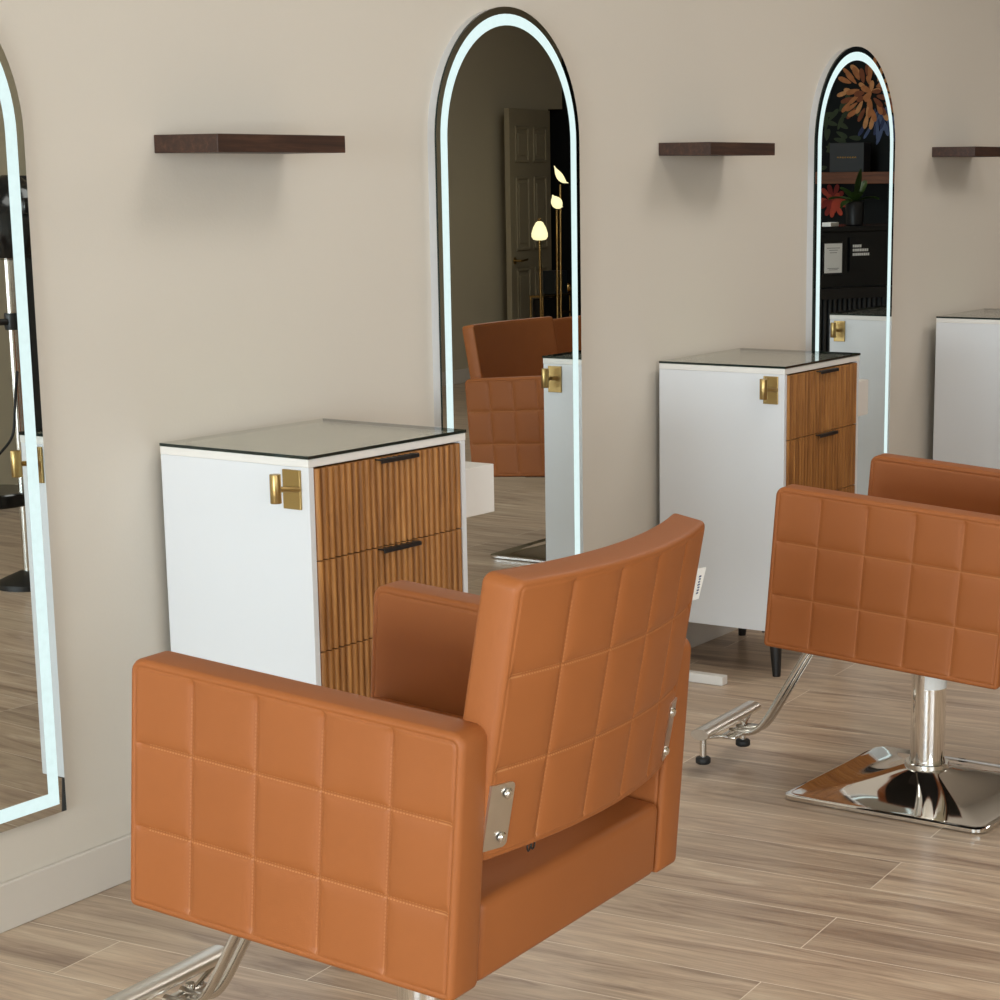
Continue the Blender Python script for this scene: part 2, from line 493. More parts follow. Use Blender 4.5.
def slab(bm, uvl, W, H, T, place, nx=5, ny=3, quiltA=True, quiltB=False, er=.009, rc=.022, seam=.0115, gd=.0055, sq=(1, 1, 1, 1)):
    """Upholstered slab. a in [0,W], b in [0,H], depth 0 (face A) .. T (face B)."""
    A = samples(W, nx, None, er); B = samples(H, ny, None, er)
    def rr(a, b):
        return rc * sq[(0 if a < W / 2 else 1) + (0 if b < H / 2 else 2)]
    def outline(a, b):
        r = max(rr(a, b), 1e-4)
        cx = min(max(a, r), W - r); cy = min(max(b, r), H - r)
        dx, dy = a - cx, b - cy
        # square corner patch mapped on to the quarter disc
        if dx and dy:
            m = max(abs(dx), abs(dy)); l = sqrt(dx * dx + dy * dy)
            k = m / l
            dx *= k; dy *= k
        e = r - sqrt(dx * dx + dy * dy) if (dx or dy) else min(a, b, W - a, H - b)
        e = min(e, min(a, W - a) if not (dx and dy) else e, min(b, H - b) if not (dx and dy) else e)
        return cx + dx, cy + dy, max(e, 0)
    def relief(a, b, e, quilt):
        d = 0.0
        if e < er: d += er - sqrt(max(0, er * er - (er - e) ** 2))
        d += .0018 * exp(-((e - seam) / .0017) ** 2)
        if quilt:
            g = 0
            tw, th = W / nx, H / ny
            ka = min(max(round(a / tw), 1), nx - 1); kb = min(max(round(b / th), 1), ny - 1)
            fade = min(1, max(0, (e - seam) / .006)) 
            for q in (abs(a - ka * tw), abs(b - kb * th)):
                g = max(g, gd * (0.55 * exp(-q / .0035) + 0.45 * exp(-(q / .016) ** 1.5)))
            d += g * fade
        return d
    def grid(face):
        quilt = quiltA if face == 0 else quiltB
        vs = []
        for b in B:
            row = []
            for a in A:
                pa, pb, e = outline(a, b)
                d = relief(pa, pb, e, quilt)
                v = bm.verts.new(place(pa, pb, d if face == 0 else T - d))
                st = quilt and e > seam + .001
                row.append((v, pa / W * nx if st else .5, pb / H * ny if st else .5))
            vs.append(row)
        for j in range(len(B) - 1):
            for i in range(len(A) - 1):
                q = [vs[j][i], vs[j][i + 1], vs[j + 1][i + 1], vs[j + 1][i]]
                try: f = bm.faces.new([w[0] for w in q])
                except ValueError: continue
                f.smooth = True
                for lp, w in zip(f.loops, q):
                    u, v = w[1], w[2]
                    lp[uvl].uv = (min(max(u, .3), nx - .3), min(max(v, .3), ny - .3)) if quilt else (.5, .5)
        return vs
    ga, gb = grid(0), grid(1)
    def rim(g):
        r = [g[0][i][0] for i in range(len(A))] + [g[j][-1][0] for j in range(1, len(B))]
        r += [g[-1][i][0] for i in range(len(A) - 2, -1, -1)] + [g[j][0][0] for j in range(len(B) - 2, 0, -1)]
        return r
    ra, rb = rim(ga), rim(gb)
    n = len(ra)
    for k in range(n):
        f = bm.faces.new((ra[k], rb[k], rb[(k + 1) % n], ra[(k + 1) % n])); f.smooth = True
        for lp in f.loops: lp[uvl].uv = (.5, .5)

def new_uv():
    bm = bmesh.new()
    return bm, bm.loops.layers.uv.new('UVMap')

AF, AB, AZ0, AZ1, WO, TA = .2995, -.2715, .3772, .7582, .3326, .0685
HW, BZT, BZB, YB, REC, BUL, BTH = .2745, .9600, .558, -.2745, .1050, .0420, .059

def back_pt(xr, z, d):
    """Point on the backrest: xr -1..1, z height, d depth from the rear face towards the sitter."""
    y = YB - (z - .65) * tan(REC) - BUL * (1 - xr * xr)
    return (xr * HW + 0.0, y + d * cos(REC), z + d * sin(REC))

def make_chair(label, loc, rz):
    root = thing('salon_chair', label, 'chair', loc, rz, 'tan quilted salon chairs')
    L = M['leather']
    # arms: panel in the plane X = +-WO
    for s in (-1, 1):
        bm, uv = new_uv()
        slab(bm, uv, AF - AB, AZ1 - AZ0, TA, lambda a, b, d, s=s: tl(s * (WO - d), AB + a, AZ0 + b), sq=(.5, .5, 1, 1))
        link('arm', bm, L, root)
    # backrest
    bm, uv = new_uv()
    def pb(a, b, d):
        xr = (a / (2 * HW)) * 2 - 1
        z = BZB + b + (1 - b / (BZT - BZB)) * (.008 * (1 - xr * xr))
        return tl(*back_pt(xr, z, d))
    slab(bm, uv, 2 * HW, BZT - BZB, BTH, pb, quiltB=False, er=.009, rc=.016, seam=.0085)
    back = link('backrest', bm, L, root)
    # hinge plates with bolts
    for s in (-1, 1):
        xo, xi = (.2705, .229)
        zs = (.578, .674)
        bm = bmesh.new()
        def pp(x, z, d): return tl(*back_pt(s * x / HW, z, -d))
        outl = [(xo, zs[0])]
        r = .008
        for k in range(5):
            t = -pi / 2 - k * pi / 8; outl.append((xi + r + r * cos(t), zs[0] + r + r * sin(t)))
        for k in range(5):
            t = pi - k * pi / 8; outl.append((xi + r + r * cos(t), zs[1] - r + r * sin(t)))
        outl.append((xo, zs[1]))
        prism(bm, outl, -.003, .0022, pp)
        pl = link('hinge_plate', bm, M['steel'], back)
        for z in (zs[0] + .016, zs[1] - .016):
            bm = bmesh.new()
            c = Vector(back_pt(s * (xi + .012) / HW, z, -.0022))
            n = Vector((0, -cos(REC), -sin(REC)))
            tube(bm, [tl(*c), tl(*(c + n * .003)), tl(*(c + n * .005))], [.0078, .0078, .0055], 14)
            link('bolt', bm, M['chrome_tube'], back, True, 40)
    # zip pulls under the backrest
    bm = bmesh.new()
    c = Vector(back_pt(-.60, .566, .012))
    for dx in (0, .011):
        pts = [tl(c.x + dx + .0045 * cos(t), c.y, c.z - .009 + .008 * sin(t)) for t in [k * 2 * pi / 10 for k in range(11)]]
        tube(bm, pts, .0013, 6)
    link('zip_pull', bm, M['black'], back)
    # small sewn-in label on the right edge
    bm = bmesh.new()
    def pt(x, z, y): return tl(HW + x, back_pt(1, z, .004)[1] + y, z)
    prism(bm, [(-.006, .882), (.036, .878), (.028, .828), (-.006, .830)], 0, .0012, lambda a, b, t: pt(a, b, t))
    tg = link('care_label', bm, M['sticker'], back)
    bm = bmesh.new()
    for k in range(7):
        z = .838 + k * .0045
        prism(bm, [(.014 + .003 * ((k * 7) % 3) / 2, z), (.021 + .003 * ((k * 5) % 4) / 3, z), (.022, z + .0025), (.015, z + .0025)], -.0003, .0015, lambda a, b, t: pt(a, b, t))
    link('print', bm, M['ink'], tg)
    # seat box and cushion
    bm, uv = new_uv()
    bx(bm, (-.262, -.269, .3785), (.262, .275, .500), .014, 4)
    for v in bm.verts: v.co = tl(*v.co)
    seat = link('seat', bm, L, root, True, 60)
    bm, uv = new_uv()
    bx(bm, (-.262, -.17, .488), (.262, .292, .575), .03, 5)
    for v in bm.verts: v.co = tl(*v.co)
    link('cushion', bm, L, root, True, 60)
    bm = bmesh.new()
    bx(bm, (-.315, -.235, .3745), (.315, .265, .3785), .0008)
    for v in bm.verts: v.co = tl(*v.co)
    link('dust_cover', bm, M['black_fabric'], seat)
    # mount plate under the seat
    bm = bmesh.new()
    bx(bm, (-.15, -.15, .352), (.15, .17, .374), .004)
    bx(bm, (-.055, -.055, .322), (.055, .055, .353), .004)
    for v in bm.verts: v.co = tl(*v.co)
    link('mount_plate', bm, M['black'], root)
    # foot rest: two tubes, bar, struts, feet
    for s in (-1, 1):
        x = .018 + s * .021
        pts = bez((x, .155, .362), (x, .24, .365), (x, .29, .36), (x, .325, .305), 8)[:-1]
        pts += [(x, .325, .305), (x, .40, .175)]
        pts += bez((x, .40, .175), (x, .448, .092), (x, .452, .082), (x, .53, .086), 10)[1:]
        bm = bmesh.new(); tube(bm, pts, .0085, 12)
        link('footrest_tube', bm, M['chrome_tube'], root, True, 50)
    bm = bmesh.new()
    tube(bm, [(-.172, .535, .115), (-.168, .535, .115), (.146, .535, .115), (.150, .535, .115)], .02, 20, flat=(.0245, .014))
    bar = link('footrest_bar', bm, M['steel'], root, True, 50)
    bm = bmesh.new()
    bx(bm, (-.06, .49, .079), (.09, .535, .086), .002)
    tube(bm, [(-.13, .535, .098), (-.05, .52, .084), (.06, .52, .084), (.13, .535, .098)], .005, 8)
    link('strut', bm, M['chrome_tube'], bar, True, 40)
    for x, y in ((-.15, .535), (.045, .515)):
        bm = bmesh.new(); tube(bm, [(x, y, .1), (x, y, .052)], .0085, 12)
        st = link('foot_stem', bm, M['chrome_tube'], bar, True, 50)
        bm = bmesh.new(); lathe(bm, [(.016, .036), (.019, .039), (.019, .05), (.016, .053)], 18, (x, y, 0))
        link('rubber_foot', bm, M['rubber'], bar, True, 50)
    # pump column and square base
    bm = bmesh.new()
    lathe(bm, [(.042, .066), (.042, .322), (.042, .33)], 40)
    pump = link('pump', bm, M['chrome'], root, True, 50)
    bm = bmesh.new()
    n = 18
    a0, a1 = radians(-175), radians(-35)
    r = .0426
    v0 = [bm.verts.new((r * cos(a0 + (a1 - a0) * k / n), r * sin(a0 + (a1 - a0) * k / n), .262)) for k in range(n + 1)]
    v1 = [bm.verts.new((r * cos(a0 + (a1 - a0) * k / n), r * sin(a0 + (a1 - a0) * k / n), .305)) for k in range(n + 1)]
    for k in range(n): bm.faces.new((v0[k], v0[k + 1], v1[k + 1], v1[k]))
    link('paper_band', bm, M['sticker'], pump, True)
    bm = bmesh.new()
    lathe(bm, [(.052, .062), (.054, .064), (.054, .074), (.052, .076), (.0435, .076), (.0435, .082), (.041, .082)], 36)
    link('collar', bm, M['chrome_tube'], pump, True, 40)
    bm = bmesh.new()
    S = .262; R = radians(-5.5)
    rings = []
    nn = 24
    def sqpt(t, half):
        # point on a rounded square, parameter t in 0..1
        k = int(t * 4) % 4; f = t * 4 - int(t * 4)
        x, y = -half + 2 * half * f, -half
        for _ in range(k): x, y = -y, x
        rcn = .03 * half / S
        cx = max(-half + rcn, min(half - rcn, x)); cy = max(-half + rcn, min(half - rcn, y))
        dx, dy = x - cx, y - cy
        l = sqrt(dx * dx + dy * dy)
        if dx and dy: dx, dy = dx / l * rcn, dy / l * rcn
        return cx + dx, cy + dy
    fr = []
    for k in range(4):
        fr += [k / 4 + q / 4 for q in (0, .012, .025, .04, .055, .12, .2, .3, .4, .5, .6, .7, .8, .88, .945, .96, .975, .988)]
    prof = [(0, .004, 1.0), (0, .012, 1.0), (.004, .0145, 1.0), (.012, .0145, 1.0)]
    for q in range(1, 25):
        t = q / 24
        prof.append((t, .0145 + .049 * (0.45 * t + 0.55 * t ** 2.2), None))
    for idx, (t, z, fl) in enumerate(prof):
        ring = []
        for u in fr:
            if fl is not None:
                half = S - t
                x, y = sqpt(u, half)
            else:
                half = S - .012
                x, y = sqpt(u, half)
                ang = atan2(y, x)
                cxr, cyr = .052 * cos(ang), .052 * sin(ang)
                x, y = x * (1 - t) + cxr * t, y * (1 - t) + cyr * t
            ring.append(bm.verts.new((x * cos(R) - y * sin(R), x * sin(R) + y * cos(R), z)))
        rings.append(ring)
    for A, B in zip(rings, rings[1:]):
        for k in range(len(fr)):
            bm.faces.new((A[k], A[(k + 1) % len(fr)], B[(k + 1) % len(fr)], B[k]))
    bm.faces.new(rings[0][::-1]); bm.faces.new(rings[-1])
    base = link('base', bm, M['chrome'], root, True, 50)
    for k in range(4):
        for q in (.25, .8):
            x, y = sqpt(k / 4 + q / 4, S - .015)
            bm = bmesh.new(); lathe(bm, [(.006, 0), (.006, .006)], 12, (x * cos(R) - y * sin(R), x * sin(R) + y * cos(R), 0))
            link('glide', bm, M['bumper'], base, True, 50)
    return root

def dup(root, label, loc, rz):
    r = root.copy(); COL.objects.link(r); r.location = loc; r.rotation_euler = (0, 0, rz); r['label'] = label
    for ch in list(root.children):
        c = ch.copy(); COL.objects.link(c); c.parent = r
        for g in list(ch.children):
            d = g.copy(); COL.objects.link(d); d.parent = c
            for h in list(g.children):
                e = h.copy(); COL.objects.link(e); e.parent = d
    return r

FIXED = ('pump', 'base')
def lift(root, dz):
    for c in root.children:
        if not c.name.split('.')[0] in FIXED: c.location.z += dz

chair_b = make_chair('tan quilted salon chair on a chrome base, cut off by the right edge', (4.581, -1.249, 0), .0431)
chair_a = dup(chair_b, 'large tan quilted salon chair in the foreground, seen from behind', (2.456, -1.2708, 0), .0296)
lift(chair_a, .0367)
chair_c = dup(chair_b, 'tan salon chair seen in the middle mirror, its quilted arm beside the reflected cabinet', (6.92, -1.25, 0), .045)
lift(chair_c, -.027)
for c in chair_c.children:
    if c.name.startswith('base'): c.rotation_euler.z = .05
chair_d = dup(chair_b, 'dark tan salon chair in the middle mirror, only the top of its backrest showing', (9.05, -2.25, 0), -.03)
lift(chair_d, -.17)

# ------------------------------------------------------------------ styling cabinets
CW, CD, CH, CB = .515, .42, .9348, .1425
def make_cabinet(label, loc, rz):
    root = thing('styling_cabinet', label, 'cabinet', loc, rz, 'white styling cabinets along the wall')
    W = M['white']
    t = .016
    bm = bmesh.new()
    ztop = CH - .007
    bx(bm, (0, -CD, CB), (t, 0, ztop - .017), .001)                      # sides
    bx(bm, (CW - t, -CD, CB), (CW, 0, ztop - .017), .001)
    bx(bm, (t, -CD + .004, CB), (CW - t, 0, CB + .004), .001)               # bottom
    bx(bm, (t, -.012, CB + .004), (CW - t, -.004, ztop - .017))             # back
    link('carcass', bm, W, root)
    bm = bmesh.new()
    bx(bm, (-.001, -CD - .001, ztop - .0168), (CW + .001, 0, ztop), .0012)
    top = link('top_panel', bm, M['white_edge'], root)
    # glass sheet on four clear bumpers
    bm = bmesh.new()
    bx(bm, (-.002, -CD - .003, CH - .0065), (CW + .002, .0, CH), .0)
    for f in bm.faces:
        f.material_index = 0 if abs(f.normal.z) > .5 else 1
    bmesh.ops.recalc_face_normals(bm, faces=bm.faces[:])
    for f in bm.faces:
        f.material_index = 0 if abs(f.normal.z) > .5 or f.normal.y > .5 else 1
    gl = link('glass_top', bm, [M['table_glass'], M['glass_edge']], root)
    for x in (.045, CW - .045):
        for y in (-.045, -CD + .045):
            bm = bmesh.new(); lathe(bm, [(.011, ztop), (.011, ztop + .0014)], 16, (x, y, 0))
            link('bumper', bm, M['bumper'], gl, True, 40)
    # four fluted drawers
    x0, x1 = t + .002, CW - t - .002
    zt = ztop - .0168 - .0045
    hh = .1912
    for k in range(4):
        za, zb = zt - (k + 1) * hh + .0025, zt - k * hh
        bm = bmesh.new()
        nfl = 25; seg = 8
        prof = []
        w = (x1 - x0) / nfl
        for i in range(nfl):
            for j in range(seg):
                u = (j + .5) / seg
                prof.append((x0 + w * (i + u), .0105 * (abs(sin(pi * u)) ** .75)))
        pts = [(x0, 0)] + prof + [(x1, 0)]
        bot = [bm.verts.new((x, -CD + .006 - d, za)) for x, d in pts]
        tp = [bm.verts.new((x, -CD + .006 - d, zb)) for x, d in pts]
        b0 = [bm.verts.new((x0, -CD + .018, za)), bm.verts.new((x1, -CD + .018, za))]
        b1 = [bm.verts.new((x0, -CD + .018, zb)), bm.verts.new((x1, -CD + .018, zb))]
        for i in range(len(pts) - 1):
            bm.faces.new((bot[i], bot[i + 1], tp[i + 1], tp[i]))
        bm.faces.new(bot + [b0[1], b0[0]]); bm.faces.new(tp + [b1[1], b1[0]])
        bm.faces.new((bot[0], tp[0], b1[0], b0[0])); bm.faces.new((bot[-1], tp[-1], b1[1], b0[1]))
        bm.faces.new((b0[0], b0[1], b1[1], b1[0]))
        dr = link('drawer', bm, M['oak'], root)
        bm = bmesh.new()
        hx = (x0 + x1) / 2 + .014
        bx(bm, (hx - .063, -CD - .016, zb - .005), (hx + .063, -CD + .012, zb - .002), .0006)
        bx(bm, (hx - .063, -CD - .016, zb - .011), (hx + .063, -CD - .017, zb - .004), .0006)
        link('handle', bm, M['black'], dr)
    # tapered black legs
    for x in (.045, CW - .045):
        for y in (-.045, -CD + .045):
            bm = bmesh.new()
            sx = -.012 if x < .2 else .012; sy = .012 if y > -.2 else -.012
            tube(bm, [(x, y, CB - .008), (x + sx, y + sy, .003), (x + sx, y + sy, 0)], [.021, .0125, .0115], 16)
            bx(bm, (x - .03, y - .03, CB - .009), (x + .03, y + .03, CB), .002)
            link('leg', bm, M['black'], root, True, 40)
    # brass tool hook on the left side
    bm = bmesh.new()
    bx(bm, (-.006, -.4005, .824), (0, -.3535, .905), .001)
    hk = link('hook', bm, M['brass'], root)
    bm = bmesh.new()
    tube(bm, [(-.004, -.397, .866), (-.05, -.383, .871)], .006, 12)
    link('hook_arm', bm, M['brass'], hk, True, 50)
    bm = bmesh.new()
    lathe(bm, [(.0110, .843), (.0115, .844), (.0115, .901), (.0110, .902)], 24, (-.055, -.380, 0))
    link('hook_cylinder', bm, M['brass'], hk, True, 40)
    # small white box on the right side
    bm = bmesh.new()
    bx(bm, (CW, -.385, .727), (CW + .150, -.12, .838), .0015)
    link('side_box', bm, M['white_edge'], root)
    return root
cab_a = make_cabinet('white cabinet with fluted oak drawers behind the foreground chair', (3.2613, -.023, 0), -.0559)
cab_b = dup(cab_a, 'white fluted cabinet left of the narrower right-hand mirror, its black leg showing below', (5.424, -.025, 0), -.0122)
cab_c = dup(cab_a, 'white cabinet at the right edge of the photo, only its plain side visible', (7.575, -.045, 0), 0.0)

# ------------------------------------------------------------------ floating shelves
def make_shelf():
    bm = bmesh.new()
    bx(bm, (0, -.1748, -.0374), (.4246, 0, 0), .0012, 1)
    return link('floating_shelf', bm, M['walnut'])
sh = make_shelf()
tag(sh, 'dark walnut floating shelf high above the nearest cabinet, largest of the three', 'shelf', 'walnut floating shelves')
sh.location = (3.3137, 0, 1.575)
for x, lab in ((5.4662, 'dark walnut floating shelf between the two lit arched mirrors'), (7.5994, 'dark walnut floating shelf cut off by the right edge of the photo')):
    s2 = sh.copy(); COL.objects.link(s2); s2.location = (x, 0, 1.575); s2['label'] = lab

# ------------------------------------------------------------------ arched LED mirrors
MW, MT, MB_, TM = .6788, 1.9116, .2069, .03
def arch(inset, n=40):
    w = MW / 2 - inset
    zc = MT - MW / 2
    pts = [(-w, MB_ + inset), (w, MB_ + inset)]
    for k in range(n + 1):
        t = pi * k / n
        pts.append((w * cos(t), zc + w * sin(t)))
    return pts
def ring(bm, i0, i1, y):
    A, B = arch(i0), arch(i1)
    a = [bm.verts.new((x, y, z)) for x, z in A]; b = [bm.verts.new((x, y, z)) for x, z in B]
    n = len(a)
    for k in range(n): bm.faces.new((a[k], a[(k + 1) % n], b[(k + 1) % n], b[k]))
def make_mirror(label, loc, rz):
    root = thing('arched_mirror', label, 'mirror', loc, rz, 'lit arched wall mirrors')
    bm = bmesh.new()
    prism(bm, arch(0.004), 0.0, -TM + .006, lambda a, b, t: (a, t, b))
    link('frame', bm, M['silver'], root)
    bm = bmesh.new()
    prism(bm, arch(0.0), -TM + .0055, -TM, lambda a, b, t: (a, t, b), 0, 1)
    gl = link('mirror_glass', bm, [M['mirror'], M['glass_edge']], root)
    bm = bmesh.new()
    ring(bm, .018, .0465, -TM - .0004)
    link('led_band', bm, M['led'], root)
    return root
mir_b = make_mirror('lit arched mirror in the middle, reflecting a door and glowing lamps', (4.2906 + MW / 2, 0, 0), 0)
mir_a = dup(mir_b, 'lit arched mirror cut off by the left edge of the photo', (2.258 + MW / 2, .0045, 0), -.028)
mir_a.scale.y = .35
mir_c = dup(mir_b, 'narrow-looking lit arched mirror on the right, reflecting dark flowers', (6.4936 + MW / 2, 0, 0), 0)

# ------------------------------------------------------------------ white bar on the floor
bm = bmesh.new()
bx(bm, (5.262, -.328, .0), (5.296, -.05, .028), .003)
tag(link('cable_cover', bm, M['white_edge']), 'short white bar lying on the floor beside the second cabinet', 'cable cover')

# ------------------------------------------------------------------ things seen only in the mirrors
# six panel door leaf standing open against the back wall
def make_door():
    root = bpy.data.objects.new('door_1', None); COL.objects.link(root)
    root['kind'] = 'structure'
    root.location = (13.60, -5.585, 0); root.rotation_euler = (0, 0, radians(180 - 10))
    w, h, th = .78, 1.955, .04
    bm = bmesh.new()
    bx(bm, (0, 0, .01), (w, th, h), .002)
    for (a, b) in ((.095, .345), (.435, .685)):
        for (z0, z1) in ((.2, .80), (.93, 1.47), (1.57, 1.83)):
            # moulding and raised field of each panel, on the room side
            for q in ((a, z0, b, z0 + .022), (a, z1 - .022, b, z1), (a, z0, a + .022, z1), (b - .022, z0, b, z1)):
                bx(bm, (q[0], -.012, q[1]), (q[2], 0, q[3]), .005, 1)
            bx(bm, (a + .05, -.008, z0 + .05), (b - .05, 0, z1 - .05), .004, 1)
    link('leaf', bm, M['door'], root)
    bm = bmesh.new()
    lathe(bm, [(.026, 0), (.026, .008)], 20)
    for v in bm.verts: v.co = Vector((w - .06 + v.co.x, -v.co.z, .86 + v.co.y))
    tube(bm, [(w - .06, -.006, .86), (w - .06, -.05, .86), (w - .075, -.055, .86), (w - .17, -.055, .865)], .009, 10)
    link('door_handle', bm, M['brass'], root, True, 50)
make_door()

# floor lamp with three glowing heads
def make_lamp():
    root = thing('floor_lamp', 'slim gold floor lamp with three glowing heads, seen in the middle mirror', 'lamp', (12.64, -5.0, 0))
    bm = bmesh.new()
    lathe(bm, [(.17, 0), (.17, .015), (.16, .02), (.02, .024)], 36)
    link('base', bm, M['gold'], root, True, 40)
    for dx, dy, z in ((-.120, 0, 1.03), (.115, 0, 1.235), (.165, 0, 1.41)):
        bm = bmesh.new()
        tube(bm, [(dx * .9, dy, .02), (dx, dy, z)], .009, 10)
        link('pole', bm, M['gold'], root, True, 50)
    bm = bmesh.new()
    lathe(bm, [(.02, 1.025), (.045, 1.03), (.058, 1.05), (.058, 1.075), (.045, 1.115), (.025, 1.15), (.012, 1.158)], 24, (-.120, 0, 0))
    sh = link('shade', bm, M['lamp'], root, True, 60)
    bm = bmesh.new(); lathe(bm, [(.012, 1.155), (.012, 1.175), (.006, 1.18)], 14, (-.120, 0, 0)); link('cap', bm, M['gold'], sh, True, 40)
    def petal(dx, z, s, w):
        bm = bmesh.new()
        pts, rad = [], []
        for k in range(17):
            t = k / 16
            x = dx + (-.08 + .185 * t) * s
            zz = z + s * (.115 * (1 - t) ** 1.9 - .004 * t)
            pts.append((x, 0, zz)); rad.append(max(.003, w * sin(pi * min(1, t ** .8)) ** 1.5))
        tube(bm, pts, rad, 14)
        return link('shade', bm, M['lamp'], root, True, 60)
    petal(.115, 1.255, .72, .040)
    petal(.165, 1.425, 1.0, .025)
make_lamp()

# black side console with brass rails
def make_console():
    root = thing('console', 'black console with brass rails behind the lamps in the middle mirror', 'console', (12.82, -5.23, 0))
    bm = bmesh.new(); bx(bm, (.03, -.05, .2), (.22, .05, .59), .004)
    link('cupboard', bm, M['black'], root)
    for lo, hi in (((0, -.06, .60), (.56, .06, .614)), ((.22, -.06, .47), (.56, .06, .482))):
        bm = bmesh.new(); bx(bm, lo, hi, .002); link('shelf', bm, M['gold'], root)
    for x in (.008, .552):
        for y in (-.052, .052):
            bm = bmesh.new(); tube(bm, [(x, y, 0), (x, y, .6)], .007, 8); link('leg', bm, M['gold'], root, True, 50)
make_console()
bm = bmesh.new(); bx(bm, (13.0, -5.285, .6145), (13.17, -5.175, .785), .004)
tag(link('storage_box', bm, M['navy']), 'blue-black box on the brass console in the middle mirror', 'box')
bm = bmesh.new()
bmesh.ops.create_icosphere(bm, subdivisions=3, radius=.04)
for v in bm.verts: v.co += Vector((13.24, -5.22, .654))
tag(link('ornament', bm, M['gold'], None, True), 'small round gold ornament on the console in the middle mirror', 'ornament')

# reception desk with fluted front (reflected in the right mirror)
DR = radians(30)
def make_desk():
    root = thing('reception_desk', 'black reception desk with slatted front in the right-hand mirror', 'desk', (11.0, -1.9, 0), DR)
    bm = bmesh.new()
    bx(bm, (-.8, -.30, 0), (.8, -.02, 1.15), .004)
    link('body', bm, M['black_gloss'], root)
    bm = bmesh.new(); bx(bm, (-.82, -.40, 1.15), (.82, .01, 1.18), .004); link('counter', bm, M['black_gloss'], root)
    bm = bmesh.new(); bx(bm, (-.82, -.02, .775), (.82, .05, .835), .003); link('ledge', bm, M['black'], root)
    for k in range(46):
        x = -.8 + .0345 * k + .012
        bm = bmesh.new(); bx(bm, (x, -.02, .05), (x + .017, .006, .775), .002)
        link('slat', bm, M['charcoal'], root)
make_desk()
def on_desk(lx, ly, z):
    return (11.0 + lx * cos(DR) - ly * sin(DR), -1.9 + lx * sin(DR) + ly * cos(DR), z)
# sign and screen on the front
r = thing('framed_sign', 'small white framed notice on the black desk in the right-hand mirror', 'sign', on_desk(-.135, -.012, .94), DR)
bm = bmesh.new(); bx(bm, (-.07, -.006, -.03), (.07, .004, .155), .002); link('frame', bm, M['black'], r)
bm = bmesh.new(); bx(bm, (-.06, .003, -.02), (.06, .0062, .145)); card = link('card', bm, M['sticker'], r)
bm = bmesh.new()
for z, w in ((.118, .045), (.106, .03), (.092, .025), (0.004, .04), (-.004, .03)):
    bx(bm, (-w, .006, z), (w, .0068, z + .003))
link('print', bm, M['grey_ink'], card)
r = thing('black_placard', 'black placard with three white lines on the desk in the right-hand mirror', 'placard', on_desk(.07, -.012, .975), DR)
bm = bmesh.new(); bx(bm, (-.09, -.006, -.05), (.09, .006, .14), .002); link('board', bm, M['black_gloss'], r)
bm = bmesh.new()
for z, a, b in ((.085, -.07, -.015), (.062, -.07, .035), (.038, -.07, .04)):
    x = a
    while x < b:
        w = random.uniform(.008, .012); bx(bm, (x, .006, z), (x + w, .0068, z + .015)); x += w + .003
link('lettering', bm, M['sticker'], r)
bm = bmesh.new(); bx(bm, on_desk(-.20, -.03, 1.1805), tuple(a + b for a, b in zip(on_desk(-.20, -.03, 1.1805), (.11, .055, .022))), .002)
tag(link('card_holder', bm, M['sticker']), 'low white card holder lying on the black desk in the right-hand mirror', 'card holder')

# potted plant on the desk
def make_plant():
    p = on_desk(.12, -.16, 1.1801)
    root = thing('potted_plant', 'green broad-leaved plant in a black pot, in the right-hand mirror', 'plant', p)
    bm = bmesh.new(); lathe(bm, [(.042, 0), (.05, .004), (.055, .13), (.057, .135), (.05, .135), (.048, .12)], 28)
    link('pot', bm, M['black'], root, True, 40)
    random.seed(3)
    for k, (az, el, ln, wd) in enumerate(((20, 62, .19, .04), (95, 80, .21, .036), (150, 40, .2, .036), (215, 55, .17, .04), (275, 30, .2, .032), (330, 35, .19, .036), (60, 35, .17, .035), (180, 18, .2, .03))):
        bm = bmesh.new()
        a, e = radians(az), radians(el)
        d = Vector((cos(a) * cos(e), sin(a) * cos(e), sin(e))); sd = Vector((-sin(a), cos(a), 0))
        L_, R_ = [], []
        n = 10
        top, bot = [], []
        for i in range(n + 1):
            t = i / n
            c = Vector((0, 0, .12)) + d * ln * t + Vector((0, 0, -.09 * t * t * cos(e)))
            w = wd * sin(pi * (t * .93 + .04)) ** .8
            top.append([bm.verts.new(c + sd * w * q + Vector((0, 0, .012 * abs(q)))) for q in (-1, -.5, 0, .5, 1)])
        for i in range(n):
            for j in range(4): bm.faces.new((top[i][j], top[i][j + 1], top[i + 1][j + 1], top[i + 1][j]))
        bmesh.ops.solidify(bm, geom=bm.faces[:], thickness=.0015)
        link('leaf', bm, M['leaf'], root, True, 50)
make_plant()

# wall shelf and gift box before the floral wallpaper
bm = bmesh.new(); bx(bm, (13.52, -4.2, 1.40), (13.8, -2.2, 1.48), .002)
tag(link('wall_shelf', bm, M['shelf_wood']), 'brown wooden wall shelf below the flowers in the right-hand mirror', 'shelf')
r = thing('gift_box', 'dark grey box with a thin gold inscription, on the shelf in the right-hand mirror', 'box', (13.6, -3.10, 1.48))
bm = bmesh.new(); bx(bm, (-.06, -.13, 0), (.06, .13, .2), .003); link('carton', bm, simple('grey_carton', srgb(52, 54, 56), .6), r)
bm = bmesh.new()
for k in range(8): bx(bm, (-.0612, -.072 + k * .019, .095), (-.06, -.06 + k * .019, .106))
link('lettering', bm, M['gold'], r)

